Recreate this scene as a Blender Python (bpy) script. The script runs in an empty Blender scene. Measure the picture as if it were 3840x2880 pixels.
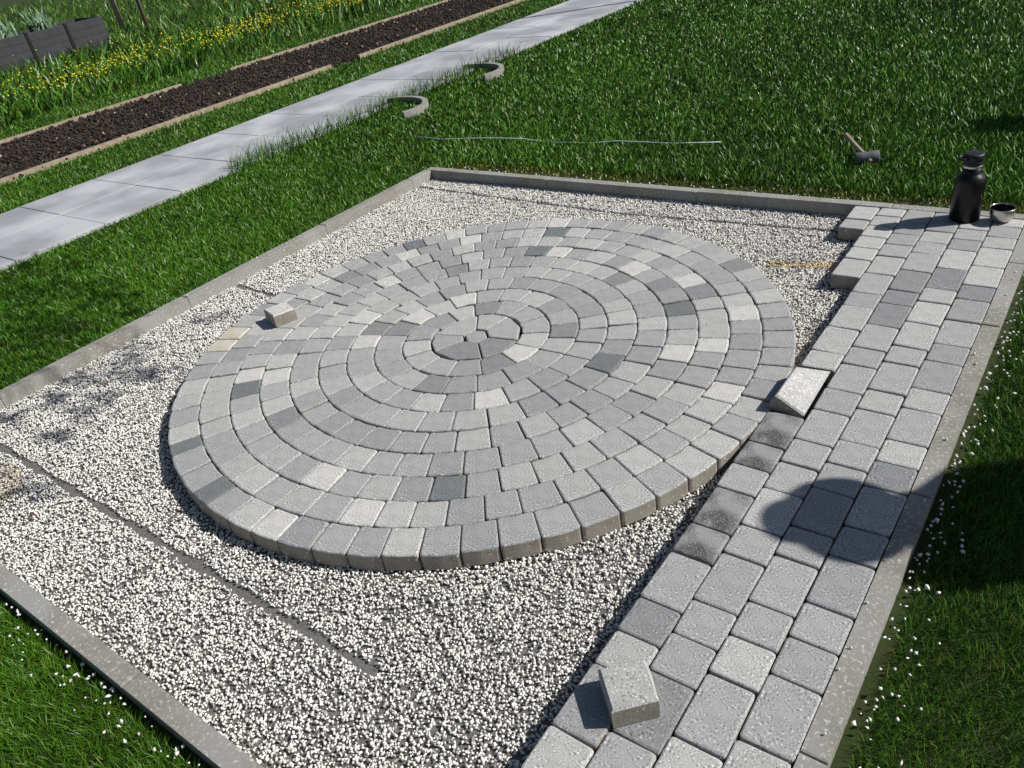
import bpy, math, random
import numpy as np
from mathutils import Matrix, Vector, Euler
random.seed(4); rng=np.random.default_rng(4)
SC=bpy.context.scene; COL=SC.collection
# ---------------- camera
CAM=np.array([3.786,-3.885,1.576])
def crot(a,b,c):
    Rz=np.array([[math.cos(a),math.sin(a),0],[-math.sin(a),math.cos(a),0],[0,0,1]])
    Rx=np.array([[1,0,0],[0,math.cos(b),math.sin(b)],[0,-math.sin(b),math.cos(b)]])
    Rc=np.array([[math.cos(c),math.sin(c),0],[-math.sin(c),math.cos(c),0],[0,0,1]])
    return Rc@Rx@Rz
R=crot(.718917,1.008678,-.176494)
cd=bpy.data.cameras.new('camera'); cam=bpy.data.objects.new('camera',cd); COL.objects.link(cam)
cam.matrix_world=Matrix.Translation(Vector(CAM))@Matrix(R.T.tolist()).to_4x4()
cd.sensor_width=36; cd.lens=2947.04/3840*36; cd.clip_start=.05; cd.clip_end=600; SC.camera=cam
# ---------------- light
AZ,EL=math.radians(32),math.radians(41)
w=bpy.data.worlds.new('World'); SC.world=w; w.use_nodes=True
nt=w.node_tree; bg=nt.nodes['Background']; sk=nt.nodes.new('ShaderNodeTexSky'); sk.sky_type='NISHITA'
sk.sun_disc=False; sk.sun_elevation=EL; sk.sun_rotation=math.pi/2-AZ
nt.links.new(sk.outputs[0],bg.inputs[0]); bg.inputs[1].default_value=.05
sl=bpy.data.lights.new('sun','SUN'); sl.energy=4.6; sl.angle=math.radians(.5); sl.color=(1,.96,.9)
so=bpy.data.objects.new('sun',sl); COL.objects.link(so)
SD=Vector((math.cos(EL)*math.cos(AZ),math.cos(EL)*math.sin(AZ),math.sin(EL)))
so.rotation_euler=SD.to_track_quat('Z','Y').to_euler()
SC.view_settings.view_transform='Standard'; SC.view_settings.look='None'
SC.view_settings.exposure=.3; SC.view_settings.gamma=1
# ---------------- materials
def mat(name,c,rough=.8,c2=None,scale=30,speck=None,sscale=260,bump=0,bscale=200,metal=0,attr=None,spec=.3,big=None):
    m=bpy.data.materials.new(name); m.use_nodes=True; n=m.node_tree.nodes; l=m.node_tree.links
    b=n['Principled BSDF']; b.inputs['Roughness'].default_value=rough; b.inputs['Metallic'].default_value=metal
    b.inputs['Specular IOR Level'].default_value=spec
    co=n.new('ShaderNodeTexCoord'); cur=None
    def noise(s,d=4):
        t=n.new('ShaderNodeTexNoise'); t.inputs['Scale'].default_value=s; t.inputs['Detail'].default_value=d
        l.new(co.outputs['Object'],t.inputs['Vector']); return t
    def mix(f,a,bb,bt='MIX'):
        x=n.new('ShaderNodeMix'); x.data_type='RGBA'; x.blend_type=bt
        if isinstance(f,float): x.inputs[0].default_value=f
        else: l.new(f,x.inputs[0])
        for k,v in ((6,a),(7,bb)):
            if isinstance(v,tuple): x.inputs[k].default_value=(*v,1)
            else: l.new(v,x.inputs[k])
        return x.outputs[2]
    def ramp(o,p,q):
        r=n.new('ShaderNodeMapRange'); r.inputs[1].default_value=p; r.inputs[2].default_value=q; l.new(o,r.inputs[0]); return r.outputs[0]
    cur=tuple(c)
    if c2: cur=mix(ramp(noise(scale).outputs[0],.35,.65),cur,tuple(c2))
    if big: cur=mix(ramp(noise(big[1],3).outputs[0],.42,.62),cur,tuple(big[0]))
    if speck: cur=mix(ramp(noise(sscale,2).outputs[0],.56,.68),cur,tuple(speck))
    if speck: cur=mix(ramp(noise(sscale*.8+13,2).outputs[0],.60,.72),cur,tuple(min(1,1.9*x+.03) for x in c))
    if attr:
        a=n.new('ShaderNodeAttribute'); a.attribute_name='tone'; cur=mix(1.0,cur,a.outputs['Color'],'MULTIPLY')
    if attr=='obj': pass
    if isinstance(cur,tuple): b.inputs['Base Color'].default_value=(*cur,1)
    else: l.new(cur,b.inputs['Base Color'])
    if bump:
        u=n.new('ShaderNodeBump'); u.inputs['Strength'].default_value=bump; u.inputs['Distance'].default_value=.002
        l.new(noise(bscale,5).outputs[0],u.inputs['Height']); l.new(u.outputs[0],b.inputs['Normal'])
    return m
TONES=[(.29,.295,.30),(.32,.325,.325),(.35,.352,.35),(.385,.387,.38),(.43,.43,.42),(.52,.515,.49),(.23,.235,.24),(.155,.17,.178)]
WT=[3,5,6,5,3,1.6,1.3,.5]
PM=[mat('paver_concrete',t,.85,c2=tuple(x*.86 for x in t),scale=22,speck=tuple(x*.38 for x in t),sscale=190,bump=.55,bscale=260) for t in TONES]
YM=mat('paver_lime_bloom',(.5,.49,.45),.85,c2=(.42,.38,.28),scale=12,speck=(.25,.23,.2),bump=.5)
SIDE=mat('paver_side_concrete',(.30,.275,.235),.9,c2=(.22,.20,.17),scale=18,speck=(.12,.105,.085),sscale=60,bump=.6,bscale=120)
WET=mat('paver_damp_concrete',(.25,.25,.25),.8,c2=(.29,.29,.29),speck=(.13,.13,.13),bump=.5,big=((.07,.07,.075),9))
KERB=mat('kerb_concrete',(.245,.235,.21),.85,c2=(.19,.18,.16),scale=9,speck=(.33,.32,.29),sscale=90,bump=.35,big=((.27,.27,.26),3))
GRAV=mat('gravel_chips',(.82,.81,.78),.8,attr=True,bump=.2)
GBASE=mat('gravel_bed',(.09,.087,.083),.95,c2=(.16,.155,.15),scale=160,bump=1,bscale=150)
SOIL=mat('dark_soil',(.028,.020,.016),.95,c2=(.055,.042,.034),scale=30,bump=1,bscale=60,speck=(.09,.08,.07),sscale=80)
EARTH=mat('lawn_earth',(.020,.040,.006),.95,c2=(.030,.036,.010),scale=9,bump=1,bscale=90)
GRASS=mat('grass_blades',(.062,.165,.010),.42,attr=True,spec=.4)
SLAB=mat('slab_concrete',(.30,.31,.33),.7,c2=(.26,.27,.29),scale=2.4,big=((.44,.455,.475),1.6),bump=.15,bscale=90)
WOOD=mat('weathered_wood',(.36,.30,.22),.8,c2=(.25,.20,.14),scale=14,bump=.3)
BLACK=mat('black_powder_coat',(.003,.003,.0035),.34,spec=.35)
LIDM=mat('black_plastic',(.008,.009,.012),.5,spec=.4)
STEEL=mat('brushed_steel',(.6,.58,.55),.28,metal=1,bump=.05)
RUB=mat('grey_rubber',(.12,.125,.135),.75,c2=(.085,.09,.10),scale=30,bump=.3)
PLAN=mat('dark_grey_plastic',(.035,.037,.042),.6,c2=(.045,.047,.05),scale=6)
PLAN2=mat('black_plastic_rib',(.008,.008,.009),.6)
RED=mat('faded_red_plastic',(.20,.035,.025),.5)
LEAF=mat('tree_leaves',(.06,.12,.02),.6,attr=None); BARK=mat('bark',(.10,.08,.06),.9,bump=.8,bscale=30)
LEEK=mat('leek_leaves',(.07,.14,.07),.5,c2=(.12,.2,.11),scale=20)
YEL=mat('buttercup_petals',(.75,.60,.01),.5); WHITE=mat('white_cord',(.55,.62,.68),.6)
BROWN=mat('dry_leaf',(.15,.06,.03),.6); YLEAF=mat('yellow_green_leaf',(.35,.45,.04),.5)
SKIN=mat('skin',(.45,.28,.2),.6); CLOTH=mat('blue_cotton',(.05,.08,.16),.9); HAIR=mat('brown_hair',(.05,.03,.02),.8)
# ---------------- helpers
def link(name,me,m,parent=None,loc=None):
    o=bpy.data.objects.new(name,me); COL.objects.link(o)
    for x in (m if isinstance(m,list) else [m]): me.materials.append(x)
    if parent: o.parent=parent
    if loc is not None: o.location=loc
    return o
def mesh(name,v,f,smooth=False):
    me=bpy.data.meshes.new(name); me.from_pydata([tuple(map(float,p)) for p in v],[],f); me.update()
    if smooth:
        for p in me.polygons: p.use_smooth=True
    return me
def tag(o,label=None,cat=None,group=None,kind=None):
    for k,v in (('label',label),('category',cat),('group',group),('kind',kind)):
        if v: o[k]=v
    return o
def empty(name,loc,**k):
    o=bpy.data.objects.new(name,None); COL.objects.link(o); o.location=loc; return tag(o,**k)
def box(x0,x1,y0,y1,z0,z1,c=.004):
    import itertools
    v=[];f=[]
    prism([(x0,y0),(x1,y0),(x1,y1),(x0,y1)],z0,z1,v,f,c,None,0); return v,f
def cornered(poly,r):
    out=[];n=len(poly)
    for i in range(n):
        p=np.array(poly[i],float);a=np.array(poly[i-1],float);b=np.array(poly[(i+1)%n],float)
        da=a-p;db=b-p;la=np.linalg.norm(da);lb=np.linalg.norm(db); k=min(r,la*.3,lb*.3)
        q1=p+da/la*k;q2=p+db/lb*k;m=(q1+q2)/2*.55+p*.45
        out+= [q1,m,q2]
    return out
def prism(poly,z0,z1,v,f,bev=.005,ztops=None,r=.006,tilt=None):
    P=cornered(poly,r) if r>0 else [np.array(p,float) for p in poly]
    n=len(P); c=sum(P)/n; b=len(v)
    def inset(p,d):
        q=c-p; return p+q/np.linalg.norm(q)*d
    tl=tilt or (0,0)
    zt=lambda p:z1+tl[0]*(p[0]-c[0])+tl[1]*(p[1]-c[1])
    for p in P: v.append((p[0],p[1],z0))
    for p in P: v.append((p[0],p[1],zt(p)-bev))
    for p in P:
        q=inset(p,bev*.35); v.append((q[0],q[1],zt(p)-bev*.35))
    for p in P:
        q=inset(p,bev*1.3); v.append((q[0],q[1],zt(p)))
    for k in range(3):
        for i in range(n):
            j=(i+1)%n; f.append((b+k*n+i,b+k*n+j,b+(k+1)*n+j,b+(k+1)*n+i))
    f.append(tuple(b+3*n+i for i in range(n))); f.append(tuple(b+i for i in reversed(range(n))))
def setside(me):
    for p in me.polygons:
        if abs(p.normal.z)<.3 or p.normal.z<-.5: p.material_index=1
def stone(name,poly,z1,parent,m=None,th=.06,ins=.0028,tilt=None):
    a=sum(poly[i][0]*poly[(i+1)%len(poly)][1]-poly[(i+1)%len(poly)][0]*poly[i][1] for i in range(len(poly)))
    if a<0: poly=poly[::-1]
    c=np.mean(np.array(poly),0); pp=[]
    for p in poly:
        d=c-np.array(p); k=np.linalg.norm(d); pp.append(np.array(p)+d/k*ins*1.2+rng.normal(0,.0009,2)-c)
    v=[];f=[]; prism(pp,-th,0,v,f,.0055,None,.009,tilt or tuple(rng.normal(0,.012,2)))
    me=mesh(name,v,f); setside(me)
    return link(name,me,[m or random.choices(PM,WT)[0],SIDE],parent,(c[0],c[1],z1))
# ---------------- ground
W=3.522; K=.055
def sheet(name,x0,x1,y0,y1,z,m,kind='structure',nx=1,ny=1,amp=0):
    v=[];f=[]
    for j in range(ny+1):
        for i in range(nx+1): v.append((x0+(x1-x0)*i/nx,y0+(y1-y0)*j/ny,z+(random.uniform(-amp,amp) if amp else 0)))
    for j in range(ny):
        for i in range(nx):
            a=j*(nx+1)+i; f.append((a,a+1,a+nx+2,a+nx+1))
    return tag(link(name,mesh(name,v,f),m),kind=kind)
sheet('ground',-150,150,-150,150,-.12,EARTH)
v=[];f=[]
for (x0,x1,y0,y1) in [(-1.9,-K,-12,14),(-K,W+K,K,14),(-K,W+K,-12,-W-K),(W+K,14,-12,14),(-4.35,-3.25,-12,40),(-90,-6.3,-30,60)]:
    b=len(v); v+=[(x0,y0,-.05),(x1,y0,-.05),(x1,y1,-.05),(x0,y1,-.05)]; f.append((b,b+1,b+2,b+3))
tag(link('lawn_ground',mesh('lawn_ground',v,f),EARTH),kind='structure')
sheet('soil_bed',-6.3,-4.35,-8,30,-.05,SOIL,nx=60,ny=900,amp=.02)
sheet('gravel_bed',0,W,-W,0,-.072,GBASE,nx=80,ny=80,amp=.002)
# gravel chips
def tris(name,co,tone,m,nf,kind='stuff',parent=None):
    n=len(co)//nf; me=bpy.data.meshes.new(name)
    F=n and co.shape[0]
    return None
OCT_V=np.array([[1,0,0],[-1,0,0],[0,1,0],[0,-1,0],[0,0,1],[0,0,-1]],float)
OCT_F=np.array([[0,2,4],[2,1,4],[1,3,4],[3,0,4],[2,0,5],[1,2,5],[3,1,5],[0,3,5]])
def bigmesh(name,V,F,tone,m):
    me=bpy.data.meshes.new(name); nv=len(V); nf=len(F); s=F.shape[1]
    me.vertices.add(nv); me.vertices.foreach_set('co',V.astype(np.float32).ravel())
    me.loops.add(nf*s); me.loops.foreach_set('vertex_index',F.astype(np.int32).ravel())
    me.polygons.add(nf); me.polygons.foreach_set('loop_start',np.arange(0,nf*s,s,dtype=np.int32))
    me.update(calc_edges=True)
    if tone is not None:
        a=me.color_attributes.new('tone','FLOAT_COLOR','POINT'); a.data.foreach_set('color',tone.astype(np.float32).ravel())
    return tag(link(name,me,m),kind='stuff')
def chips(name,P,size,tone,m=GRAV):
    n=len(P); V=OCT_V[None]*rng.uniform(.6,1.25,(n,6,1))*size[:,None,None]*np.stack([rng.uniform(.8,1.4,n),rng.uniform(.6,1,n),rng.uniform(.55,.9,n)],1)[:,None,:]
    q=rng.normal(size=(n,4)); q/=np.linalg.norm(q,axis=1)[:,None]; a,b,c,d=q.T
    M=np.stack([1-2*(c*c+d*d),2*(b*c-a*d),2*(b*d+a*c),2*(b*c+a*d),1-2*(b*b+d*d),2*(c*d-a*b),2*(b*d-a*c),2*(c*d+a*b),1-2*(b*b+c*c)],1).reshape(n,3,3)
    V=np.einsum('nij,nkj->nki',M,V)+P[:,None,:]
    F=(OCT_F[None]+6*np.arange(n)[:,None,None]).reshape(-1,3)
    T=np.repeat(np.concatenate([tone,np.ones((n,1))],1),6,0)
    return bigmesh(name,V.reshape(-1,3),F,T,m)
N=210000; P=np.stack([rng.uniform(0,W,N),rng.uniform(-W,0,N)],1)
d=np.hypot(P[:,0]-1.77,P[:,1]+1.755); keep=(d>1.22)&~((P[:,0]>3.06))
def seg(P,a,b,wd):
    a=np.array(a);b=np.array(b); t=np.clip(((P-a)@(b-a))/((b-a)@(b-a)),0,1)
    wob=.004*np.sin(P[:,0]*23+P[:,1]*9); return np.hypot(*(P-(a+t[:,None]*(b-a))).T)+wob<wd
GR=[((.0,-.16),(1.62,-.25)),((1.62,-.25),(2.8,-.19)),((0,-1.71),(.5,-1.735)),((.1,-3.165),(2.53,-3.18))]
for a,b in GR: keep&=~seg(P,a,b,.013)
P=P[keep]; n=len(P)
z=-.069+rng.uniform(0,.008,n)
g=rng.choice([1,.95,.85,.65,.42],n,p=[.34,.26,.2,.13,.07]); tone=np.stack([g,g*rng.uniform(.98,1,n),g*rng.uniform(.95,1,n)],1)
du=seg(P,(2.62,-.62),(2.86,-.56),.035); tone[du]*=np.array([1,.85,.6])
dirt=(P[:,0]>.25)&(np.hypot(P[:,0]-.55,P[:,1]+3.42)<.22); tone[dirt]*=np.array([.8,.74,.66])
chips('gravel',np.column_stack([P,z]),rng.uniform(.0036,.0068,n),tone)
# scattered white chips in the grass beside the kerbs
n=700; sd=rng.integers(0,3,n); t=rng.uniform(0,W,n); e=np.abs(rng.normal(0,.045,n))+.065
X=np.where(sd==0,W+e,np.where(sd==1,t,t)); Y=np.where(sd==0,-t,np.where(sd==1,e,-W-e))
chips('spilt_gravel',np.stack([X,Y,-.03+rng.uniform(0,.01,n)],1),rng.uniform(.004,.008,n),np.ones((n,3))*.9)
n=70; s=rng.integers(0,3,n); t=rng.uniform(0,W,n); e=rng.uniform(.008,.045,n)
chips('kerb_top_gravel',np.stack([np.where(s==0,W+e,np.where(s==1,t,-e)),np.where(s==0,-t,np.where(s==1,e,-t)),np.full(n,.004)],1),rng.uniform(.003,.006,n),np.ones((n,3))*.85)
# soil crumbs
n=26000; chips('soil_crumbs',np.stack([rng.uniform(-6.3,-4.35,n),-2+rng.uniform(0,1,n)**1.3*14,-.045+rng.uniform(0,.03,n)],1),rng.uniform(.008,.028,n),np.ones((n,3))*rng.choice([.5,1,1.6,12],n,p=[.4,.35,.24,.01])[:,None],mat('soil_clod',(.035,.027,.022),.95,attr=True))
# grass
def blades(name,X,Y,z0,h,wd,tone,lean=.6):
    n=len(X); a=rng.uniform(0,6.28,n); b=rng.uniform(0,6.28,n); L=h*rng.uniform(.2,lean+.3,n)
    dx,dy=np.cos(a)*wd,np.sin(a)*wd; lx,ly=np.cos(b)*L+.15*h,np.sin(b)*L+.08*h; hz=h*rng.uniform(.6,1,n)
    V=np.stack([np.stack([X-dx,Y-dy,np.full(n,z0)],1),np.stack([X+dx,Y+dy,np.full(n,z0)],1),
      np.stack([X+lx*.35+dx*.7,Y+ly*.35+dy*.7,z0+hz*.6],1),np.stack([X+lx*.35-dx*.7,Y+ly*.35-dy*.7,z0+hz*.6],1),np.stack([X+lx,Y+ly,z0+hz],1)],1)
    i=5*np.arange(n)[:,None]; F=np.concatenate([np.array([[0,1,2]])+i,np.array([[0,2,3]])+i,np.array([[3,2,4]])+i])
    return bigmesh(name,V.reshape(-1,3),F,np.repeat(np.concatenate([tone,np.ones((n,1))],1),5,0),GRASS)
def gt(n,X,Y):
    q=np.sin(X*2.1+np.sin(Y*1.7))*np.sin(Y*1.3+1)*.16+np.sin(X*9+Y*7)*.08
    base=np.clip(1+q+rng.normal(0,.25,n),.35,1.9); T=np.stack([base*rng.uniform(.75,1.25,n),base,base*rng.uniform(.6,1.3,n)],1)
    dry=rng.random(n)<.04; T[dry]=np.array([3.2,1.5,4]); return T
def region(n,x0,x1,y0,y1,fall):
    k=int(n*6); X=rng.uniform(x0,x1,k); Y=rng.uniform(y0,y1,k); D=np.sqrt((X-CAM[0])**2+(Y-CAM[1])**2+2.4)
    # keep what the photograph's surroundings show, thinning with distance
    acc=np.minimum(1,(fall/D)**2)
    rel=np.stack([X-CAM[0],Y-CAM[1],np.full(k,-1.6)],1)@R.T; ok=(rel[:,2]<0)&(np.abs(rel[:,0]/-rel[:,2])<.85)&(np.abs(rel[:,1]/-rel[:,2])<.68)
    m=(rng.random(k)<acc)&ok; X,Y=X[m][:n],Y[m][:n]; return X,Y
def lawn(name,n,x0,x1,y0,y1,fall,h,bw=.0012,sc=1.):
    X,Y=region(n,x0,x1,y0,y1,fall); D=np.sqrt((X-CAM[0])**2+(Y-CAM[1])**2+2.4)
    edge=(np.abs(Y-.12)<.1)&(X>.3)&(X<W+.3); m=~edge|(rng.random(len(X))<.45); X,Y,D=X[m],Y[m],D[m]
    T=gt(len(X),X,Y); e=(np.abs(Y-.15)<.13)&(X>0); T[e]*=np.array([1.6,.85,.8])
    hh=h*rng.uniform(.5,1.2,len(X)); hh[e]*=.55
    tone=T*sc; return blades(name,X,Y,-.052,hh,bw*np.clip(D/2.4,.8,5),tone)
lawn('lawn_grass_behind',260000,-1.85,7,.06,9,3.6,.05,.0017)
lawn('lawn_grass_left',110000,-1.85,-.075,-5,.1,3.6,.05,.0015)
lawn('lawn_grass_front',52000,-.2,3.4,-5.2,-W-.08,2.6,.045,.0011)
lawn('lawn_grass_right',60000,W+.09,5,-4.2,.1,2.6,.036,.0011,.95)
lawn('path_verge_grass',45000,-4.33,-3.27,-3,16,5,.05)
lawn('meadow_strip_grass',45000,-7.6,-6.35,-3,18,5,.06)
lawn('meadow_grass',120000,-45,-7.4,-2,40,9,.26,.0026,.9)
X,Y=region(1500,-1.98,-1.75,-.3,3.6,6); blades('tall_edge_grass',X,Y,-.05,rng.uniform(.08,.24,len(X)),.003,gt(len(X),X,Y)*.9,.35)
# buttercups
n=2600; X=-7.9-np.abs(rng.normal(0,1.1,n)); Y=rng.uniform(-1,13,n); n2=500; X=np.concatenate([X,rng.uniform(-24,-9,n2)]); Y=np.concatenate([Y,rng.uniform(0,20,n2)])
clump=np.sin(X*3.3+1)*np.sin(Y*2.3)+rng.normal(0,.5,len(X))>-.1; X,Y=X[clump],Y[clump]; n=len(X)
chips('buttercup_flowers',np.stack([X,Y,.12+rng.uniform(0,.16,n)],1),rng.uniform(.010,.02,n),np.ones((n,3)),YEL)
# ---------------- slab path
path=empty('garden_path',(-2.57,0,0),kind='structure')
y=-4.0
while y<20:
    for (x0,x1) in ((-3.24,-2.578),(-2.572,-1.91)):
        vv,ff=box(x0,x1,y,y+.64,-.1,-.022+random.uniform(-.002,.002),.003); s=link('slab',mesh('slab',vv,ff),SLAB,path); s.location=(2.57,0,0)
    y+=.647
# ---------------- kerbs
def kerb(label,segs,horiz,off,a0,a1):
    r=empty('kerb',((a0+a1)/2 if horiz else off, off if horiz else (a0+a1)/2,0),label=label,cat='kerb',group='concrete kerbs round the gravel square')
    pts=[a0]+sorted(s for s in segs if a0<s<a1)+[a1]
    for p,q in zip(pts[:-1],pts[1:]):
        b=box(p+.0015,q-.0015,off-K/2,off+K/2,-.25,random.uniform(-.0015,.001),.005) if horiz else box(off-K/2,off+K/2,p+.0015,q-.0015,-.25,random.uniform(-.0015,.001),.005)
        o=link('kerb_stone',mesh('kerb_stone',*b),KERB,r); o.location=-Vector(r.location)
kerb('grey concrete kerb along the back, between gravel and lawn',[.96,1.96,2.96],True,K/2,-K,W+K)
kerb('grey concrete kerb on the left, dappled by leaf shadows',[-.2,-1.0,-2.0,-3.0],False,-K/2,-W,-.001)
kerb('concrete kerb at the right beside the straight paver strip',[-.46,-1.0,-2.01,-2.9],False,W+K/2,-W,-.001)
kerb('concrete kerb at the bottom left in front of the gravel',[.02,1.02,2.02,3.02],True,-W-K/2,-K,W+K)
# ---------------- straight strip of pavers
strip=empty('paver_strip',(0,0,0),label='straight strip of grey tumbled pavers running along the right kerb',cat='paving')
XB=[3.038,3.159,3.280,3.400,3.521]
cols={3:[-.002,-.105,-.222,-.339,-.523,-.705,-.824,-1.004,-1.183,-1.308,-1.492,-1.612,-1.792,-1.908,-2.029,-2.21,-2.333,-2.514,-2.633,-2.749,-2.932,-3.11,-3.23,-3.35,-3.515],
2:[-.002,-.162,-.281,-.397,-.583,-.769,-.886,-1.065,-1.248,-1.366,-1.551,-1.671,-1.851,-1.974,-2.099,-2.275,-2.396,-2.575,-2.693,-2.813,-2.994,-3.12,-3.3,-3.42,-3.515],
1:[-.002,-.1,-.223,-.352,-.467,-.64,-.829,-.945,-1.126,-1.305,-1.424,-1.594,-1.726,-1.902,-2.024,-2.158,-2.328,-2.449,-2.633,-2.75,-2.873,-3.052,-3.17,-3.35,-3.515],
0:[-.002,-.15,-.286,-.406,-.531,-.712,-.89,-1.01,-1.188,-1.373,-1.49,None,-1.79,-1.967,-2.091,-2.212,-2.382,-2.505,-2.69,-2.808,-2.918,-3.107,-3.23,-3.41,-3.515]}
DARK={(3,9-1),(2,6)}
for c,ys in cols.items():
    for a,b in zip(ys[:-1],ys[1:]):
        if a is None or b is None: continue
        m=None
        if c==0 and (-1.97<b<-1.9 or -2.1<b<-2.0): m=WET
        if c==0 and (-2.52<b<-2.37): m=WET
        if m is None: m=PM[random.choices([0,1,2,3,4,6],[3,4,6,5,3,1.2])[0]]
        stone('paver',[(XB[c],a),(XB[c+1],a),(XB[c+1],b),(XB[c],b)],random.uniform(-.0015,.0015),strip,m,ins=.002)
ys=[-.002,-.102,-.225,-.35,-.472,-.594,-.771]
for a,b in zip(ys[:-1],ys[1:]): stone('paver',[(2.920,a),(3.037,a),(3.037,b),(2.920,b)],0,strip,PM[random.choice([2,3,4])],ins=.002)
stone('paver',[(2.802,-.002),(2.918,-.002),(2.918,-.169),(2.802,-.169)],0,strip,PM[4],ins=.002)
stone('paver',[(2.802,-.171),(2.918,-.171),(2.918,-.285),(2.802,-.285)],0,strip,PM[2],ins=.002)
# ---------------- paving circle
CX,CY=1.770,-1.755
circ=empty('paving_circle',(0,0,0),label='round mosaic of grey concrete pavers laid in rings on the gravel',cat='paving')
RB=[.195,.316,.436,.554,.674,.793,.914,1.034,1.154,1.274]
R9=[125,120.2,114.3,108.7,103.4,97.7,92.6,87.5,81.8,76.1,70.9,65.6,60.1,54.9,49.1,43.7,39,33.4,27.5,22.6,16.9,10.8,6.1,.6,-5.1,-10.2,-15.4,-21.2,-26.8,-32.3,-38,-43.4,-48.9,-54.1,-59.6,-64.9,-70,-75.5,-81.4,-86.7,-92,-97.8,-102.5,-108.6,-115,-119.3,-125.2,-130.7,-135.8,-141.6,-147.4]
R8=[58.2,51.4,45,39.4,33.6,27.2,21.5,15.2,8.8,3.5,-2.5,-9]; R7=[47.3,39.8,33.8,27,19.9,13.6,7.4,.1]
def fill(known,rm):
    k=[math.radians(x) for x in known]; a0=k[0]; a1=k[-1]; gap=2*math.pi-(a0-a1); n=max(1,round(gap*rm/.1165))
    w=np.array([random.uniform(.93,1.07) for _ in range(n)]); w=w/w.sum()*gap; t=a1; out=list(k)
    for q in w[:-1]: t-=q; out.append(t)
    return out
ST=[]
for i in range(9):
    r0,r1=RB[i],RB[i+1]; rm=(r0+r1)/2
    A=fill({8:R9,7:R8,6:R7}.get(i,[random.uniform(0,360)]*2),rm)
    for j in range(len(A)):
        a=A[j]; b=A[(j+1)%len(A)]
        if b>a: b-=2*math.pi
        mid=(a+b)/2; dm=math.degrees(mid)%360
        sh=0
        if 128<dm<180: sh=.014*math.sin((dm-128)/52*math.pi)+.008*(j%2)
        mm=(mid); pts=[]
        for (r,aa) in ((r1,a),(r1+.003,(a+b)/2),(r1,b),(r0,b),(r0+.001,(a+b)/2),(r0,a)):
            pts.append((CX+(r-sh)*math.cos(aa),CY+(r-sh)*math.sin(aa)))
        ST.append(pts)
# heart of the circle: wedge and pentagon stones
HJ=[0,7,-6,5,-8,4]
for k in range(6):
    a=math.radians(k*60+12+HJ[k]); b=math.radians(k*60+71+HJ[(k+1)%6]); m=(a+b)/2; r0,r1=.058,.193
    ST.append([(CX+r1*math.cos(b),CY+r1*math.sin(b)),(CX+r1*1.0*math.cos(m),CY+r1*1.0*math.sin(m)),(CX+r1*math.cos(a),CY+r1*math.sin(a)),(CX+r0*math.cos(a),CY+r0*math.sin(a)),(CX+r0*math.cos(b),CY+r0*math.sin(b))])
ST.append([(CX+.055*math.cos(math.radians(q)),CY+.055*math.sin(math.radians(q))) for q in (12,82,132,192,262,312)])
ST.sort(key=lambda p:math.hypot(p[0][0]-CAM[0],p[0][1]-CAM[1]))
rest=[]
for k,p in enumerate(ST):
    c=np.mean(np.array(p),0)
    m=YM if abs(c[0]-.62)<.07 and abs(c[1]+2.22)<.07 else random.choices(PM,WT)[0]
    o=stone('paver',p,random.uniform(-.0035,.0025),circ,m,ins=.0016)
    if k>=296: rest.append(o)
v=[];f=[];mi=[]
for o in rest:
    b=len(v); v+=[tuple(q.co+o.location) for q in o.data.vertices]; top=PM.index(o.data.materials[0]) if o.data.materials[0] in PM else 2
    for q in o.data.polygons: f.append(tuple(b+x for x in q.vertices)); mi.append(len(PM) if q.material_index else top)
    bpy.data.objects.remove(o)
me=mesh('far_pavers',v,f)
ro=link('far_pavers',me,PM+[SIDE],circ); ro['kind']='stuff'
me.polygons.foreach_set('material_index',mi)
# ---------------- loose stones
def hexa(name,top,bot,m,label,cat='paver'):
    n=len(top); c=np.mean(np.array(bot),0); T=[np.array(p)-c for p in top]; B=[np.array(p)-c for p in bot]; ct=np.mean(T,0); v=[]
    for p in B: v.append(p)
    for p,q in zip(T,B): v.append(p+(q-p)*.09)
    for p in T: v.append(p+(ct-p)/np.linalg.norm(ct-p)*.007)
    f=[]
    for k in range(2):
        for i in range(n): j=(i+1)%n; f.append((k*n+i,k*n+j,(k+1)*n+j,(k+1)*n+i))
    f.append(tuple(2*n+i for i in range(n))); f.append(tuple(reversed(range(n))))
    me=mesh(name,v,f); me.polygons[0].material_index=1
    for i in range(n): me.polygons[i].material_index=1
    me.polygons[2*n+1].material_index=1
    return tag(link(name,me,[m,SIDE],None,tuple(c)),label=label,cat=cat)
tp=[(.692,-2.016,.062),(.802,-2.047,.062),(.841,-1.949,.062),(.729,-1.913,.062)]
hexa('loose_paver',tp,[(x,y,.002) for x,y,z in tp],PM[5],'pale square paver standing loose on the left rim of the circle')
tp=[(3.087,-2.968,.062),(3.168,-3.048,.062),(3.242,-2.972,.062),(3.189,-2.911,.062),(3.164,-2.892,.062)]
hexa('loose_paver',tp,[(x,y,.002) for x,y,z in tp],PM[3],'five-sided grey paver lying on top of the straight strip')
tp=[(3.154,-1.781,.003),(3.149,-1.496,.003),(3.058,-1.587,.056),(3.057,-1.779,.056)]
hexa('tilted_paver',tp,[(x-.028,y,z-.052) for x,y,z in tp],PM[4],'large grey paver tipped up between the circle and the strip')
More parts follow.
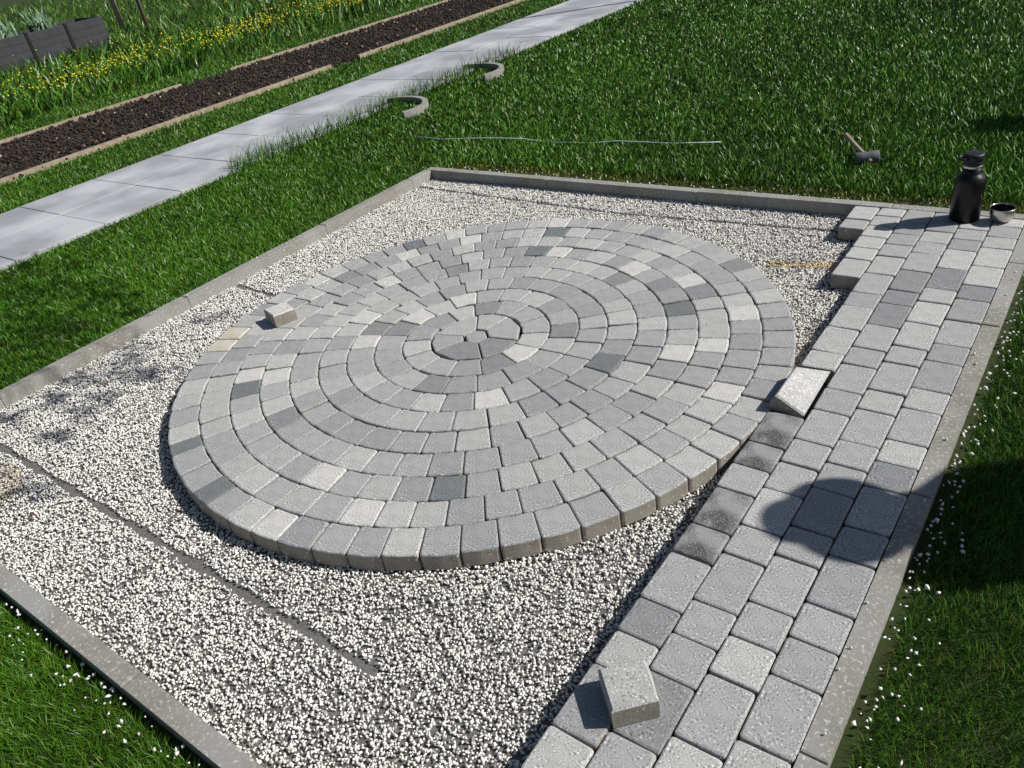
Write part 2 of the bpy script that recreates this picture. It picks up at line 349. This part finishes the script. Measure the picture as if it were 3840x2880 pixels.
# ---------------- lathe things
def lathe(name,prof,m,parent,n=40,loc=(0,0,0)):
    v=[];f=[]
    for r,zz in prof:
        for i in range(n): a=2*math.pi*i/n; v.append((r*math.cos(a),r*math.sin(a),zz))
    for k in range(len(prof)-1):
        for i in range(n): j=(i+1)%n; f.append((k*n+i,k*n+j,(k+1)*n+j,(k+1)*n+i))
    return link(name,mesh(name,v,f,True),m,parent,loc)
def tube(name,pts,rad,m,parent=None,n=10,loc=(0,0,0)):
    pts=[Vector(p) for p in pts]; v=[];f=[]; rad=rad if isinstance(rad,list) else [rad]*len(pts)
    for k,p in enumerate(pts):
        t=(pts[min(k+1,len(pts)-1)]-pts[max(k-1,0)]).normalized(); q=t.to_track_quat('Z','Y')
        for i in range(n): a=2*math.pi*i/n; v.append(p+q@Vector((math.cos(a)*rad[k],math.sin(a)*rad[k],0)))
    for k in range(len(pts)-1):
        for i in range(n): j=(i+1)%n; f.append((k*n+i,k*n+j,(k+1)*n+j,(k+1)*n+i))
    f.append(tuple(reversed(range(n)))); f.append(tuple((len(pts)-1)*n+i for i in range(n)))
    return link(name,mesh(name,v,f,True),m,parent,loc)
bt=empty('flask',(3.285,-.055,.002),label='tall black insulated flask standing at the top end of the strip',cat='flask')
lathe('body',[(0,0),(.058,0),(.062,.004),(.062,.172),(.060,.187),(.053,.2),(.043,.209),(.038,.217),(.037,.240),(0,.24)],BLACK,bt)
lathe('steel_band',[(.0375,.238),(.0385,.239),(.0385,.247),(.0375,.248)],STEEL,bt)
lathe('lid',[(0,.247),(.036,.247),(.039,.25),(.039,.264),(.037,.266),(.040,.269),(.041,.292),(.038,.298),(.033,.299),(0,.2985)],LIDM,bt)
hp=[(-.030-.024*math.sin(a)*1.0-.004, -.012*0, .277+.014*math.cos(a)) for a in np.linspace(0,math.pi,9)]
hd=tube('lid_handle',[(-.034-.026*math.sin(a),.016*math.cos(a),.281) for a in np.linspace(0,math.pi,11)],.0062,LIDM,bt)
hd.rotation_euler=(0,0,math.radians(42))
cp=empty('cup',(3.428,-.046,.002),label='small steel cup with dark inside standing beside the black flask',cat='cup')
lathe('bowl',[(0,0),(.030,0),(.040,.006),(.047,.020),(.050,.040),(.0505,.060),(.0495,.062),(.048,.060),(.047,.04),(.044,.02),(.034,.008),(0,.007)],STEEL,cp)
lathe('inner_lining',[(.0478,.058),(.0465,.04),(.0435,.022),(.033,.010),(0,.009)],BLACK,cp)
ml=empty('mallet',(2.66,.71,-.01),label='rubber mallet with wooden handle lying in the lawn behind the kerb',cat='mallet')
md=Vector((.93,.37,.06)).normalized(); hdv=Vector((-.58,.78,.12)).normalized()
tube('head',[md*t for t in (-.062,-.058,-.02,0,.02,.058,.062)],[.033,.036,.035,.0345,.035,.036,.033],RUB,ml,24)
tube('handle',[hdv*-.041,hdv*.03,hdv*.2,hdv*.33],[.013,.013,.0125,.014],WOOD,ml,14)
bk=empty('bucket',(3.47,1.62,-.05),label='dull red bucket standing in the lawn at the right edge',cat='bucket')
lathe('body',[(0,0),(.12,0),(.155,.3),(.165,.3),(.165,.31),(.15,.31),(.115,.01),(0,.01)],RED,bk)
tube('handle',[(.16*math.cos(a),.02,.3+.1*math.sin(a)) for a in np.linspace(0,math.pi,11)],.004,STEEL,bk)
# dry leaves etc
def leaf(name,loc,s,m,label,rz):
    v=[(-s,0,0),(-.4*s,.4*s,.3*s),(.4*s,.42*s,.25*s),(s,0,.1*s),(.4*s,-.4*s,.3*s),(-.4*s,-.42*s,.25*s),(0,0,.02)]
    f=[(6,i,(i+1)%6) for i in range(6)]; o=link(name,mesh(name,v,f),m,None,loc); o.rotation_euler=(0,0,rz); return tag(o,label=label,cat='leaf')
leaf('fallen_leaf',(.96,-3.33,-.05),.012,BROWN,'reddish brown oval dry leaf on the gravel, further from the kerb',.5)
leaf('fallen_leaf',(.74,-3.44,-.05),.018,BROWN,'dark curled dry leaf on the gravel near the bottom left kerb',1.2)
leaf('ground_leaf',(1.5,-3.86,-.02),.022,YLEAF,'bright yellow-green leaf in the bottom left grass',.2)
# white cord in the lawn
tag(tube('cord',[(-.76,.69,-.014),(-.5,.705,-.03),(-.1,.73,-.012),(.25,.76,-.013),(.45,.775,-.035),(.8,.80,-.035),(1.0,.82,-.017),(1.4,.86,-.03),(1.73,.89,-.016)],.004,WHITE,n=6),label='thin white cord lying across the lawn behind the kerb',cat='cord')
# timber edging of soil bed
for (x,y0,y1,lab) in ((-4.37,-1.5,3.1,'front'),(-4.37,3.6,9,'b'),(-6.33,-1,2.2,'c'),(-6.33,3,9.5,'d')):
    vv,ff=box(-.02,.02,y0,y1,-.1,.002,.004); o=link('edging_board',mesh('edging_board',vv,ff),WOOD,None,(x,0,0))
    tag(o,label={'front':'nearer timber board edging the path side of the soil bed','b':'farther timber board edging the path side of the soil bed','c':'nearer timber board edging the meadow side of the soil bed','d':'farther timber board edging the meadow side of the soil bed'}[lab],cat='edging',group='timber boards edging the soil bed')
# curved edging stones by the path
for (x,y,lab) in ((-1.72,1.35,'curved grey edging stone beside the path, nearer of the pair'),(-1.78,2.62,'curved grey edging stone beside the path, farther of the pair')):
    v=[];f=[];n=14
    for k in range(n+1):
        a=math.radians(-25+155*k/n)
        for r,zz in ((.36,-.1),(.36,.02),(.41,.02),(.41,-.1)): v.append((r*math.cos(a),r*math.sin(a)*.9,zz))
    for k in range(n):
        for i in range(4): j=(i+1)%4; f.append((4*k+i,4*k+4+i,4*k+4+j,4*k+j))
    f+=[(0,1,2,3),(4*n+3,4*n+2,4*n+1,4*n)]
    tag(link('edging_stone',mesh('edging_stone',v,f),KERB,None,(x,y,0)),label=lab,cat='edging stone',group='curved edging stones by the path')
# ---------------- planter, leeks, posts
pl=empty('raised_planter',(-13.6,3.6,-.05),label='dark grey plank raised planter in the meadow',cat='planter')
PX=-13.55
for k,y0 in enumerate((1.35,2.15,2.95,3.75,4.55)):
    for j in range(4):
        vv,ff=box(-.02,.02,.03,.77,j*.145,j*.145+.14,.006); o=link('board',mesh('board',vv,ff),PLAN,pl); o.location=(.05,y0-3.6,0)
        o2=o.copy(); COL.objects.link(o2); o2.parent=pl; o2.location=(-1.0,y0-3.6,0)
    vv,ff=box(-.03,.03,-.03,.03,0,.6,.006); o=link('post',mesh('post',vv,ff),PLAN2,pl); o.location=(.055,y0-3.6,0)
for j in range(4):
    vv,ff=box(-1.0,.05,-.02,.02,j*.145,j*.145+.14,.006); o=link('board',mesh('board',vv,ff),PLAN,pl); o.location=(0,5.34-3.6,0)
vv,ff=box(-1.0,.02,-2.25,1.7,.3,.48,.01); link('planter_soil',mesh('planter_soil',vv,ff),SOIL,pl)
def leeks(y0,y1,n,label):
    r=empty('leek_plant',(-13.95,(y0+y1)/2,.42),label=label,cat='plant'); v=[];f=[]
    for _ in range(n):
        x=random.uniform(-.25,.25); y=random.uniform(y0,y1)-(y0+y1)/2; a=random.uniform(0,6.28); h=random.uniform(.3,.62); L=random.uniform(.05,.28); b=len(v)
        for t,wd in ((0,.018),(.4,.02),(.8,.013),(1,.002)):
            px=x+math.cos(a)*L*t*t; py=y+math.sin(a)*L*t*t; pz=h*t-.12*t**4
            v+=[(px,py-wd,pz),(px,py+wd,pz)]
        f+=[(b+2*i,b+2*i+1,b+2*i+3,b+2*i+2) for i in range(3)]
    o=link('leaves',mesh('leaves',v,f),LEEK,r)
leeks(2.1,3.7,110,'row of blue-green leek leaves in the left of the planter'); leeks(4.05,4.5,60,'tall leek clump over the post in the middle of the planter')
tag(tube('wooden_post',[(-15.2,6.62,-.05),(-15.2,6.62,1.6)],.07,WOOD,n=4),label='squared wooden post behind the right end of the planter',cat='post')
tag(tube('sapling_trunk',[(-14.64,6.91,-.05),(-14.7,6.93,.6),(-14.66,6.9,1.3),(-14.8,6.9,2.6)],[.05,.045,.04,.03],BARK,n=8),label='thin leaning grey sapling trunk right of the wooden post',cat='tree')
tag(tube('pole',[(-1.1,7.0,-.05),(-1.1,7.0,2.3)],.04,STEEL,n=10),label='metal pole beside the far path casting a thin shadow',cat='pole')
# ---------------- tree outside the frame whose branch shades the left
tr=empty('tree',(-2.2,-5.6,-.05),label='leafy tree left of the frame throwing dappled shade over the kerb',cat='tree')
T0=Vector(tr.location)
H=3.0; off=Vector((SD.x,SD.y,0))*(H/SD.z)
tube('trunk',[(0,0,0),(.05,0,1.2),(.0,.1,2.4),(.1,.1,4.2)],[.13,.11,.09,.05],BARK,tr,12)
BL=[(.27,-2.6),(.39,-2.51),(.39,-2.72),(.16,-2.47),(.22,-2.83),(.25,-2.01),(.79,-3.25),(.51,-3.0),(.15,-3.03),(.14,-2.7),(.48,-2.54),(.49,-2.83),(.1,-2.38),(-1.17,-2.33),(-1.33,-1.99),(-.63,-2.48),(-.64,-2.21),(-1.64,-2.23),(-.55,-2.12),(-.54,-2.7),(-1.15,-2.2),(-.22,-2.22),(-.9,-2.5),(-.95,-2.15),(-1.45,-2.45),(-1.8,-2.1),(-.4,-2.5)]
lv=[];lf=[];hub=Vector((-.6,-3.1,H))+off
limb=[Vector((0,.1,2.4)),(hub-T0)*.5+Vector((0,0,1.1)),hub-T0]
tube('limb',limb,[.06,.035,.015],BARK,tr,8)
for i,(bx,by) in enumerate(BL):
    c=Vector((bx,by,-.05))+Vector((SD.x,SD.y,0))*((H+.05)/SD.z)+Vector((0,0,H+.05)); c-=T0
    tube('twig',[hub-T0,(hub-T0+c)/2+Vector((0,0,.05)),c],[.008,.005,.003],BARK,tr,5)
    big=bx<-.3
    for _ in range(26 if not big else 60):
        p=c+Vector((random.gauss(0,.06 if not big else .12),random.gauss(0,.035 if not big else .08),random.gauss(0,.03))); s=random.uniform(.018,.036); b=len(lv)
        e=Euler((random.uniform(-1,1),random.uniform(-1,1),random.uniform(0,6)))
        for q in ((-s,0,0),(0,s*.5,0),(s,0,0),(0,-s*.5,0)):
            u=Vector(q); u.rotate(e); lv.append(p+u)
        lf.append((b,b+1,b+2,b+3))
fo=link('foliage',mesh('foliage',lv,lf),LEAF,tr)
# ---------------- person standing right of the frame, whose shadow falls in from the right
pr=empty('person',(4.98,-1.20,-.05),label='person in blue clothes standing on the lawn right of the frame',cat='person')
def skin(name,pts,edges,rad,m,root=0):
    me=bpy.data.meshes.new(name); me.from_pydata(pts,edges,[]); o=link(name,me,m,pr)
    o.modifiers.new('skin','SKIN'); sv=me.skin_vertices[0].data
    for i,r in enumerate(rad): sv[i].radius=(r,r)
    sv[root].use_root=True
    s=o.modifiers.new('sub','SUBSURF'); s.levels=2; s.render_levels=2
    return o
pts=[(0,0,.95),(0,0,1.15),(0,0,1.38),(0,0,1.5),(0,0,1.62),(0,0,1.72),(0,.19,1.4),(-.03,.23,1.13),(-.14,.18,.95),(0,-.19,1.4),(-.03,-.23,1.13),(-.14,-.18,.95),(0,.1,.88),(.0,.11,.5),(.02,.11,.08),(-.12,.12,.03),(0,-.1,.88),(0,-.11,.5),(.02,-.11,.08),(-.12,-.12,.03)]
ed=[(0,1),(1,2),(2,3),(3,4),(4,5),(2,6),(6,7),(7,8),(2,9),(9,10),(10,11),(0,12),(12,13),(13,14),(14,15),(0,16),(16,17),(17,18),(18,19)]
skin('body',pts,ed,[.15,.14,.15,.06,.10,.09,.065,.045,.03,.065,.045,.03,.1,.07,.045,.035,.1,.07,.045,.035],CLOTH)
lathe('hat',[(0,.12),(.09,.11),(.105,.03),(.11,0),(.17,-.01),(.17,-.015),(.1,-.01)],HAIR,pr,24,(0,0,1.68))
